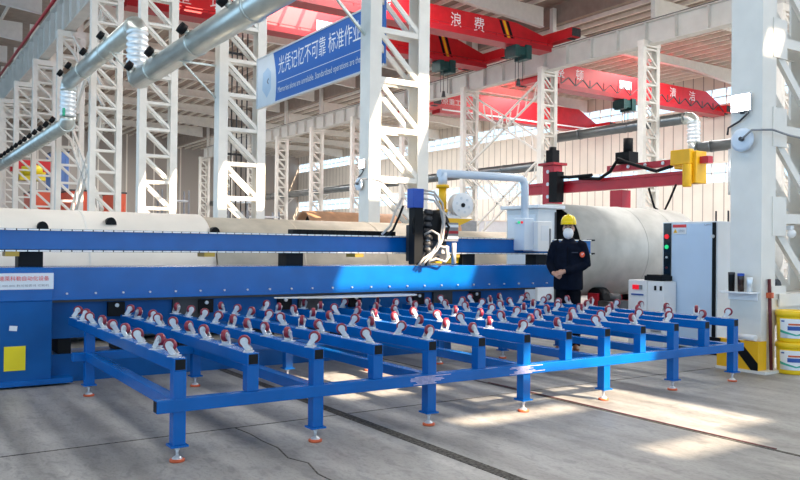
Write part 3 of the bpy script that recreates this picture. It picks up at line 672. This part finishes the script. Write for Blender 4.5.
for k, (xx, zz) in enumerate(((1.75, 1.52), (2.62, 1.60), (4.05, 1.5))):
    t = math.acos(max(-1, min(1, (zz-.9)/.9))); yy = 11.6-.9*math.sin(t)
    tag(MB().prism([(xx+.07*math.cos(a), yy-.02+.05*0, zz+.1*math.sin(a)) for a in [i*PI/8 for i in range(9)]], (0, .12, 0)).build('lifting_lug', BLACK), 'black half-round lifting lug on the white pipe, %s from the left' % ORD[k], 'lug', 'lugs on the white pipe')
rp = big_pipe(8.1, 12.4, 16.2, 1.75, .40, RUSTP, 'storage_pipe', 'rusty orange pipe with dark open end on stands behind the tan pipe', 32)
MB().cyl((8.3, 16.2, 1.75), (8.32, 16.2, 1.75), .35, n=28).build('bore_shade', BLACK, rp)  # black disc paints the shade within the open pipe end
for xx in (8.6, 11.4): tag(MB().box(xx, xx+.2, 15.8, 16.6, 0, .1).box(xx+.05, xx+.15, 15.85, 15.95, 0, 1.3).box(xx+.05, xx+.15, 16.45, 16.55, 0, 1.3).box(xx, xx+.2, 15.75, 16.65, 1.24, 1.345).build('pipe_stand', DARK), 'dark stand carrying the rusty pipe, %s one' % ('left' if xx == 8.6 else 'right'), 'stand')
# control cabinet and chiller at the column
cc_ = root('control_cabinet', (8.9, 6.5, 0), 'tall pale blue control cabinet with black side strip beside the floodlit column', 'cabinet')
MB().box(8.9, 9.55, 6.07, 6.91, .06, 1.715).build('body', LGREY, cc_, bevel=.008); MB().box(8.92, 9.5, 6.08, 6.9, 0, .06).build('plinth', BLACK, cc_)
MB().box(8.885, 8.9, 6.14, 6.75, .12, 1.69).build('door', CABB, cc_, bevel=.004)
MB().box(8.884, 8.9, 6.09, 6.135, .1, 1.7).build('door_gap', BLACK, cc_)
st = MB().box(8.882, 8.9, 6.77, 6.88, .1, 1.70).build('glass_strip', GLASSB, cc_)
for z, mm, r_ in ((1.52, LEDR, .032), (1.38, LEDG, .028), (1.24, LGREY, .014), (1.10, MAROON, .014)): MB().cyl((8.882, 6.825, z), (8.865, 6.825, z), r_, n=14).build('button', mm, st)
sg = MB().box(8.879, 8.885, 6.52, 6.73, 1.55, 1.68).build('warning_label', SIGNW, cc_)
MB().box(8.876, 8.879, 6.52, 6.73, 1.64, 1.68).build('red_band', REDT, sg); MB().prism([(8.876, 6.72, 1.57), (8.876, 6.66, 1.57), (8.876, 6.69, 1.62)], (.003, 0, 0)).build('triangle_mark', YEL, sg)
text('注意安全', (8.878, 6.64, 1.575), YL, ZU, .04, .1, GREYT, sg)
text('UPS', (8.884, 6.25, 1.66), YL, ZU, .02, .1, GREYT, cc_, 'badge')
MB().cyl((8.885, 6.12, 1.52), (8.86, 6.12, 1.52), .022, n=12).build('lock', ZINC, cc_); MB().box(8.87, 8.885, 6.70, 6.715, .78, .86).build('door_handle', GREYM, cc_)
for y in (6.3, 6.12): MB().cyl((9.2, y, 1.7), (9.2, y, 1.86), .012, n=8).build('lifting_rod', DARK, cc_)
chl = root('chiller', (8.6, 7.2, 0), 'small white chiller unit with red display left of the control cabinet', 'chiller')
MB().box(8.6, 8.865, 6.93, 7.24, .05, .925).build('front_module', WHITE, chl, bevel=.008); MB().box(8.61, 8.865, 6.66, 6.925, .05, .92).build('side_module', WHITE, chl, bevel=.008)
MB().box(8.588, 8.6, 7.05, 7.16, .80, .86).build('red_display', LEDR, chl); MB().box(8.588, 8.6, 7.0, 7.05, .80, .86).build('grey_button', GREYM, chl)
MB().box(8.59, 8.6, 6.98, 7.18, .72, .74).build('slot', SWB, chl)
for y in (6.78, 6.69): MB().box(8.6, 8.61, y, y+.03, .8, .86).build('latch', BLACK, chl)
b = MB()
for i in range(5): b.box(8.6, 8.61, 6.7, 6.86, .25+i*.025, .262+i*.025)
b.build('vent', GREYM, chl)
for yy in (6.7, 7.2): MB().cyl((8.7, yy-.02, .0), (8.7, yy-.02, .055), .03, n=10).build('castor_foot', BLACK, chl)
tag(MB().box(8.64, 8.86, 6.72, 7.0, .926, .99).box(8.66, 8.85, 6.74, 6.98, .99, 1.005).build('power_supply', BLACK), 'flat black power supply lying on top of the white chiller', 'power supply')

# ------------------------------------------------------------------ red welding manipulator
wm = root('welding_manipulator', (18, 16, 0), 'red column and boom welding manipulator reaching right behind the drum', 'manipulator')
MB().box(17.8, 18.2, 18.0, 18.5, 0, 4.0).build('mast', MANR, wm, bevel=.02); MB().box(17.7, 18.3, 17.9, 18.6, 4.0, 4.08).build('mast_cap', REDD, wm)
for z in (2.6, 3.0, 3.4, 3.8): MB().cyl((17.78, 18.25, z), (17.8, 18.25, z), .06, n=10).build('bolt', ZINC, wm)
MB().box(17.85, 18.15, 18.1, 18.4, 4.08, 4.5).cyl((18, 18.25, 4.3), (18, 18.25, 4.6), .12, n=12).build('mast_motor', BLACK, wm)
MB().box(17.88, 18.12, 12.9, 19.4, 3.10, 3.22).box(17.93, 18.07, 12.9, 19.4, 3.22, 3.38).box(17.88, 18.12, 12.9, 19.4, 3.38, 3.46).build('boom', MANR, wm)
MB().box(17.55, 17.85, 17.6, 17.95, 2.8, 3.75).build('carriage_block', BLACK, wm)
MB().box(17.8, 18.2, 15.25, 15.7, 0, 3.06).build('post', MANR, wm, bevel=.02)
MB().box(17.9, 18.1, 12.5, 15.9, 3.62, 3.80).build('upper_rail', MANR, wm)
for i in range(5): MB().cyl((17.87, 13.3+i*.6, 3.72), (17.9, 13.3+i*.6, 3.72), .05, n=10).build('bolt', ZINC, wm)
MB().box(17.8, 18.2, 15.0, 15.5, 3.82, 4.15).cyl((18, 15.2, 4.1), (18, 15.2, 4.55), .14, n=12).build('boom_motor', BLACK, wm)
MB().box(17.75, 18.2, 12.75, 13.1, 3.1, 3.95).box(17.6, 17.8, 12.85, 13.45, 3.6, 4.0).box(17.7, 18.1, 13.1, 13.4, 3.5, 3.75).cyl((17.65, 12.95, 3.0), (17.65, 12.95, 3.6), .12, n=12).build('welding_head', YEL, wm, bevel=.02)
MB().path([(17.8, 16.9, 3.5), (17.7, 16, 3.42), (17.7, 15.6, 3.6), (17.7, 15.3, 3.95), (17.75, 14.8, 3.75), (17.75, 14, 3.5), (17.75, 13.5, 3.6)], .05).build('cable', BLACK, wm)
MB().path([(17.8, 14.3, 3.05), (17.8, 14.1, 2.5), (17.8, 13.8, 2.35), (17.8, 13.6, 2.7), (17.8, 13.4, 3.1)], .03).build('cable', BLACK, wm)
MB().path([(17.8, 17.9, 3.6), (17.7, 17.2, 3.55), (17.7, 16.3, 3.55)], .05).build('cable', BLACK, wm)
MB().box(17.6, 18.4, 14.9, 19, 0, .12).build('base_frame', REDD, wm)

# ------------------------------------------------------------------ distant shop floor
def far_box(name, x0, x1, y0, y1, z0, z1, m, label, cat, trim=DARK):
    o = root(name, ((x0+x1)/2, (y0+y1)/2, z0), label, cat)
    MB().box(x0, x1, y0, y1, z0, z1).build('body', m, o)
    for i in range(3): MB().box(x0+(x1-x0)*(i+.3)/3, x0+(x1-x0)*(i+.7)/3, y0-.05, y0, z0+(z1-z0)*.15, z0+(z1-z0)*.85).build('panel', m, o)
    MB().box(x0-.06, x1+.06, y0-.06, y1, z1, z1+.12).build('top_trim', trim, o)
    return o
far_box('storage_container', 10.6, 12.0, 70, 76, 0, 5.6, REDBOX, 'orange red container far away behind the third column gap from the left', 'container')
far_box('storage_container', 12.6, 14.4, 66, 72, 0, 5.5, REDBOX, 'orange red container far away, just right of the other red one', 'container')
far_box('storage_container', 15.0, 15.8, 62, 66, 0, 5.2, REDBOX, 'narrow orange red container farthest right of the three distant ones', 'container')
far_box('forming_machine', 12.7, 13.9, 74, 78, 6.2, 9.4, BLUEM, 'distant blue machine tower rising above the orange containers', 'machine')
tag(MB().box(12.9, 13.7, 75, 77, 0, 6.2).build('machine_tower', GREYM), 'grey tower carrying the distant blue machine', 'tower')
yc = root('crane_trolley', (10.5, 72, 6.6), 'distant yellow crane trolley above the orange container', 'trolley')
MB().box(9.6, 11.6, 71.5, 73, 6.6, 7.3).cyl((9.8, 71.4, 7.3), (11.3, 71.4, 7.5), .4, n=12).build('body', YELB, yc); MB().box(9.0, 12.5, 72.2, 72.6, 7.3, 8.3).build('girder', RED, yc); MB().cyl((10.5, 72, 5.85), (10.5, 72, 6.6), .05, n=6).build('chain', DARK, yc)
for k, (x, y, hh, ww) in enumerate(((17.5, 45, 4.6, 1.6), (15.6, 52, 5.0, 1.8), (20, 48, 3.6, 2.2))):
    rk = root('storage_rack', (x, y, 0), ['grey steel storage rack standing behind the banner column', 'taller grey storage rack farther behind the raised duct', 'low grey storage rack right of the two taller ones'][k], 'rack')
    for dx in (0, ww): 
        for dy in (0, 1.0): MB().box(x+dx-.05, x+dx+.05, y+dy-.05, y+dy+.05, 0, hh).build('upright', GREYM, rk)
    for i in range(4): MB().box(x-.05, x+ww+.05, y-.05, y+1.05, .5+i*hh/4, .58+i*hh/4).build('shelf', LGREY, rk)
tag(MB().box(27, 31, 38, 38.1, .3, 3.0).box(27.1, 27.2, 37.8, 38.3, 0, .3).box(30.8, 30.9, 37.8, 38.3, 0, .3).build('welding_screen', GREYM), 'dark grey welding screen standing behind the wire reel', 'screen')
far_box('site_office', 46, 57, 60, 66, 0, 4.0, LGREY, 'pale grey office cabin by the far wall left of the carriage', 'cabin', WALLM)
far_box('tool_cupboard', 40, 43, 70, 72, 0, 4.4, PALEB, 'pale blue cupboard far behind the tan pipe', 'cupboard', LGREY)

# ------------------------------------------------------------------ things on and around the floodlit column
def flood(y, z, label, k=1.0):
    o = root('floodlight', (XA-.1, y, z), label, 'floodlight', 'floodlights on the near columns')
    MB().box(XA-.05, XA-.03, y-.12*k, y+.12*k, z-.10*k, z+.10*k).build('housing', LGREY, o); MB().box(XA-.055, XA-.05, y-.11*k, y+.11*k, z-.09*k, z+.09*k).build('lamp_face', LAMP, o)
    MB().box(XA-.03, XA, y-.02, y+.02, z-.12, z-.02).build('bracket', DARK, o)
    MB().path([(XA-.05, y-.1, z-.12), (XA-.03, y+.02, z-.2), (XA-.02, y+.17, z-.26), (XA-.02, y+.18, z-.34)], .012).build('cable', DARK, o); return o
flood(5.2, 3.0, 'glowing square floodlight on the large column at the right edge')
flood(13.5, 3.0, 'glowing floodlight on the column behind the torch carriage', .9)
def disc(y, z, label):
    o = root('wall_fan', (XA-.1, y, z), label, 'fan', 'round fans on the near columns')
    MB().lathe((XA-.06, y, z), (-1, 0, .08), [(0, -.03), (.10, -.03), (.135, -.015), (.135, .01), (.10, .025), (0, .03)], 24).build('disc', PALEB, o)
    MB().cyl((XA-.09, y-.02, z), (XA-.14, y-.03, z), .025, n=10).build('hub', DARK, o); MB().bar((XA-.04, y, z), (XA, y, z), .04, .04).build('bracket', LGREY, o)
    MB().path([(XA-.13, y-.04, z), (XA-.1, y-.14, z+.09), (XA+.05, y-.29, z+.09), (XA+.35, y-.31, z+.05), (XA+.9, y-.3, z+.04)], .012).build('cable', GREYM, o); return o
disc(5.17, 2.58, 'round pale wall fan with black cable below the right edge floodlight')
disc(13.58, 2.6, 'round pale wall fan with cable on the column behind the carriage')
sh = root('wall_shelf', (8.0, 5.15, .87), 'small white shelf fixed to the floodlit column holding dark cups', 'shelf')
MB().box(7.9, 8.08, 4.99, 5.36, .87, .885).build('board', WHITE, sh); MB().box(8.05, 8.075, 5.0, 5.35, .79, .87).build('rear_bracket', WHITE, sh)
def cup(y, hh, body, lid, label, r=.036):
    o = root('drink_cup', (7.99, y, .885), label, 'cup', 'cups on the column shelf')
    MB().lathe((7.99, y, .885), (0, 0, 1), [(0, 0), (r*.9, 0), (r, hh*.9), (r*.96, hh*.92), (r*.96, hh), (0, hh)], 18).build('body', body, o)
    MB().lathe((7.99, y, .885+hh), (0, 0, 1), [(r*1.04, -.015), (r*1.04, .012), (0, .014)], 18).build('lid', lid, o); return o
cup(5.27, .2, BLACK, DARK, 'tall black cup, leftmost on the column shelf')
cup(5.155, .19, mat('brown_cup', (.03, .014, .012), .2), NAVYB, 'dark brown cup with blue lid in the middle of the column shelf')
cup(5.05, .15, FLEX, WHITE, 'clear pale cup, rightmost on the column shelf', .032)
tag(MB().cyl((8.02, 4.99, .381), (8.02, 5.2, .381), .035, n=14).box(7.995, 8.06, 5.12, 5.3, .346, .40).build('paint_roller', [WHITE]), 'white rolled cloth lying on the yellow striped guard', 'cloth')
gd = root('column_guard', (8.0, 5.15, 0), 'yellow and black striped steel guard around the foot of floodlit column', 'guard')
MB().box(7.99, 8.07, 4.945, 5.45, 0, .345).box(8.07, 8.15, 4.945, 4.966, 0, .345).build('guard_plate', YEL, gd)
MB().prism([(7.988, 5.31, .345), (7.988, 5.17, .345), (7.988, 4.945, .11), (7.988, 4.945, .0), (7.988, 5.0, .0)], (-.003, 0, 0)).build('black_stripe', BLACK, gd)
MB().box(7.97, 7.99, 5.40, 5.54, .2, .345).build('corner_block', BLACK, gd)
tag(MB().cyl((8.195, 4.915, 0), (8.195, 4.945, 1.03), .019, n=10).build('steel_post', MAROON), 'thin maroon steel post leaning on the floodlit column left of the pails', 'post')
tag(MB().box(8.172, 8.218, 4.905, 4.965, .82, .88).build('orange_clip', ORANGE), 'orange clip around the maroon steel post', 'clip')
def bucket(z, label):
    x, y, r = 8.385, 4.79, .163
    o = root('paint_pail', (x, y, z), label, 'pail', 'yellow pails by the column')
    MB().lathe((x, y, z), (0, 0, 1), [(0, 0), (r*.90, 0), (r*.93, .02), (r*.985, .31), (0, .31)], 32).build('body', PAIL, o)
    MB().lathe((x, y, z), (0, 0, 1), [(r*1.0, .285), (r*1.05, .29), (r*1.05, .325), (r*1.0, .345), (r*.9, .345), (r*.88, .335), (0, .335)], 32).build('lid', PAIL, o)
    def wrap(a0, a1, f0, f1, m, e, nm, n=14):
        vs = []
        for i in range(n+1):
            t = i/n; a = a0+(a1-a0)*t
            for zz in (f0(t), f1(t)):
                rr = r*(.93+.055*(zz-.02)/.29)+e; vs.append((x+rr*math.cos(a), y+rr*math.sin(a), z+zz))
        return MB().add(vs, [(2*i, 2*i+2, 2*i+3, 2*i+1) for i in range(n)], 0, True).build(nm, m, o)
    A0, A1 = math.radians(-198), math.radians(-70)
    wrap(A0, A1, lambda t: .05, lambda t: .26, WHITE, .0015, 'label')
    wrap(A0, A1, lambda t: .05+.03*(1-t)**2, lambda t: .09+.05*abs(1-2*t), SWG, .003, 'green_swoosh')
    wrap(A0, A1, lambda t: .05, lambda t: .075+.035*abs(1-2*t), FLEX, .004, 'pale_swoosh')
    wrap(A0+.55, A1, lambda t: .135, lambda t: .18, SWB, .004, 'blue_band'); wrap(A0+.6, A1, lambda t: .19, lambda t: .21, ORANGE, .004, 'text_line')
    wrap(A0+.12, A0+.35, lambda t: .225, lambda t: .24, SWB, .004, 'brand_mark')
    return o
bucket(0, 'lower yellow pail with white label, standing on the floor by the column'); bucket(.345, 'upper yellow pail with white label, stacked on the other pail')
tag(MB().box(8.36, 9.5, 4.93, 5.34, .80, .86).box(8.36, 9.5, 4.92, 4.94, .72, .86).build('lattice_shelf', CREAM), 'cream shelf board inside the floodlit column lattice above the pails', 'shelf')
tag(MB().cyl((8.55, 5.06, .94), (8.55, 5.3, .94), .08, n=18).cyl((8.55, 5.05, .94), (8.55, 5.06, .94), .045, n=14).build('cable_roll', DARK), 'dark cable roll lying on the lattice shelf above the pails', 'cable roll')
lp = root('inspection_lamp', (8.62, 5.0, 1.55), 'small white lamp on the lattice of the floodlit column', 'lamp')
MB().ell((8.62, 4.94, 1.54), .05, .05, .05).build('bulb', WHITE, lp); MB().box(8.59, 8.65, 4.93, 5.02, 1.58, 1.63).build('socket', LGREY, lp)

# ------------------------------------------------------------------ the worker
mx, my = 7.58, 7.377
mn = root('person', (mx, my, 0), 'person in yellow hard hat, white mask and dark work jacket standing with hands clasped', 'person', None, math.radians(-50))
WORLD[mn.as_pointer()] = Vector((0, 0, 0))
def loft(b, pts, rads, n=18): b.rings(pts, rads, n, True, ref=(1, 0, 0))
bd = MB()
loft(bd, [(0, .01, 1.36), (0, 0, 1.44), (0, -.01, 1.53)], [.062, .058, .058])
bd.ell((0, -.012, 1.605), .076, .094, .115, 24, 18); bd.ell((0, -.03, 1.535), .055, .068, .055)
bd.prism([(-.006, -.100, 1.62), (.006, -.100, 1.62), (.015, -.112, 1.575), (0, -.126, 1.578), (-.015, -.112, 1.575)], (0, .03, 0))
for s in (-1, 1): bd.ell((s*.079, .0, 1.60), .012, .022, .032)
loft(bd, [(0, 0, .82), (0, 0, 1.0), (0, 0, 1.2), (0, 0, 1.36), (0, 0, 1.42)], [(.15, .11), (.14, .10), (.16, .11), (.17, .10), (.09, .07)])
for s in (-1, 1):
    loft(bd, [(s*.09, 0, .86), (s*.11, -.01, .48), (s*.12, .02, .10)], [.08, .055, .04])
EL = {-1: (-.275, .01, 1.13), 1: (.275, .01, 1.13)}; WR = {-1: (-.205, -.17, 1.02), 1: (-.045, -.215, 1.045)}
for s in (-1, 1): loft(bd, [(s*.2, 0, 1.38), EL[s], WR[s]], [.05, .04, .03])
# right hand below, left hand closed over it
def hand(b, w0, d, side, n_, curl):
    w0 = Vector(w0); d = Vector(d).normalized(); n_ = Vector(n_).normalized(); s_ = d.cross(n_).normalized()
    loft(b, [w0-d*.01, w0+d*.03, w0+d*.085], [(.024, .022), (.036, .017), (.040, .015)])
    for i, L in enumerate((.070, .078, .073, .058)):
        k = w0+d*.08+s_*(.027-.018*i); a = [k]; ang = 0; q = k
        for seg in (.45, .32, .23):
            ang += curl; dd = d*math.cos(ang)+n_*math.sin(ang); q = q+dd*L*seg; a.append(q)
        b.rings(a, [.0095, .009, .0085, .007], 8)
    k = w0+d*.025+s_*side*.032; b.rings([k, k+d*.025+s_*side*.018+n_*.012, k+d*.055+s_*side*.012+n_*.022], [.012, .010, .008], 8)
hand(bd, WR[-1], (.75, -.35, -.35), 1, (.2, .9, -.1), .5); hand(bd, WR[1], (-.95, -.12, -.28), -1, (-.1, .75, -.6), .6)
body = mesh_part(remesh(bd, .0065, 2), 'body', SKIN, mn)
jk = MB()
loft(jk, [(0, .0, .80), (0, 0, .84), (0, 0, 1.0), (0, 0, 1.18), (0, 0, 1.32), (0, .005, 1.40), (0, .01, 1.445), (0, .0, 1.49)], [(.215, .15), (.222, .155), (.218, .155), (.222, .15), (.225, .135), (.19, .115), (.10, .09), (.075, .078)], 28)
for s in (-1, 1):
    e = Vector(EL[s]); w1 = Vector(WR[s])
    loft(jk, [(s*.13, 0, 1.40), (s*.205, 0, 1.375), (s*.25, .0, 1.26), e, e+(w1-e)*.15, e+(w1-e)*.6, e+(w1-e)*.97], [.075, .078, .070, .062, .060, .052, .045])
jo = mesh_part(remesh(jk, .011, 4), 'jacket', NAVY, mn)
MB().box(-.21, .21, -.157, -.150, .0, .001)
pk = MB().box(.06, .15, -.157, -.135, 1.285, 1.30).build('chest_pocket_flap', mat('navy_flap', (.03, .035, .06), .8), jo, local=True)
MB().box(-.004, .004, -.164, -.14, .85, 1.36).build('zip', TROU, jo, local=True)
bdg = MB().cyl((.205, -.088, 1.265), (.214, -.112, 1.267), .036, n=20).build('round_badge', mat('badge_orange', (.86, .10, .03), .5, 0, 0), jo, local=True)
MB().bar((.197, -.113, 1.25), (.228, -.113, 1.285), .006, .008).bar((.2, -.113, 1.278), (.215, -.113, 1.268), .006, .008).build('badge_mark', SIGNT, bdg, local=True)
tr = MB(); loft(tr, [(0, 0, .98), (0, 0, .88), (0, 0, .80)], [(.17, .12), (.18, .13), (.17, .13)])
for s in (-1, 1): loft(tr, [(s*.085, 0, .88), (s*.095, 0, .75), (s*.11, -.015, .48), (s*.12, .01, .22), (s*.12, .01, .06)], [.095, .098, .078, .070, .068])
mesh_part(remesh(tr, .011, 3), 'trousers', TROU, mn)
for s in (-1, 1):
    q = MB(); q.rings([(s*.12, .08, .05), (s*.12, .03, .055), (s*.125, -.06, .045), (s*.13, -.14, .035), (s*.13, -.185, .028)], [(.038, .04), (.05, .048), (.046, .048), (.034, .048), (.018, .03)], 14); q.box(s*.125-.05, s*.125+.05, -.18, .09, .0, .015)
    mesh_part(remesh(q, .009, 2), 'shoe', SHOE, mn)
for s in (-1, 1):
    MB().ell((s*.031, -.093, 1.617), .013, .011, .010, 12, 8).build('eye', BLACK, mn, local=True)
    MB().bar((s*.014, -.104, 1.643), (s*.05, -.094, 1.644), .014, .009).build('eyebrow', HAIR, mn, local=True)
MB().ell((0, .02, 1.64), .082, .092, .075, 20, 12).build('hair', HAIR, mn, local=True)
mk = MB(); mk.lathe((0, -.06, 1.545), (0, -1, 0), [(.078, 0), (.075, .03), (.064, .055), (.042, .072), (.014, .08), (0, .081)], 24)
mo_ = mk.build('face_mask', MASK, mn, local=True)
for s in (-1, 1): MB().path([(s*.06, -.07, 1.565), (s*.079, -.02, 1.60), (s*.08, .01, 1.61)], .003, 6).build('ear_loop', MASK, mo_, local=True)
hm = MB(); hm.lathe((0, .0, 1.670), (0, 0, 1), [(.112, -.005), (.118, 0), (.116, .02), (.110, .055), (.092, .09), (.060, .112), (.025, .122), (0, .124)], 32)
for i, (x, y, z) in enumerate(hm.v): hm.v[i] = (x, y*1.17, z)
hm = hm.build('hard_hat', HELM, mn, local=True)
bp = MB(); vs = []
for i in range(17):
    t = PI+PI*i/16; vs += [(.112*math.cos(t), .13*math.sin(t), 1.670), (.118*math.cos(t), .175*math.sin(t), 1.664), (.118*math.cos(t), .175*math.sin(t), 1.657), (.112*math.cos(t), .13*math.sin(t), 1.663)]
bp.add(vs, [(4*i+a, 4*i+4+a, 4*i+4+(a+1) % 4, 4*i+(a+1) % 4) for i in range(16) for a in range(4)], 0, True).build('brim', HELM, hm, local=True)
MB().box(-.012, .012, -.10, .10, 1.770, 1.799).build('ridge', HELM, hm, local=True)

mn.scale = (.87, .94, 1)
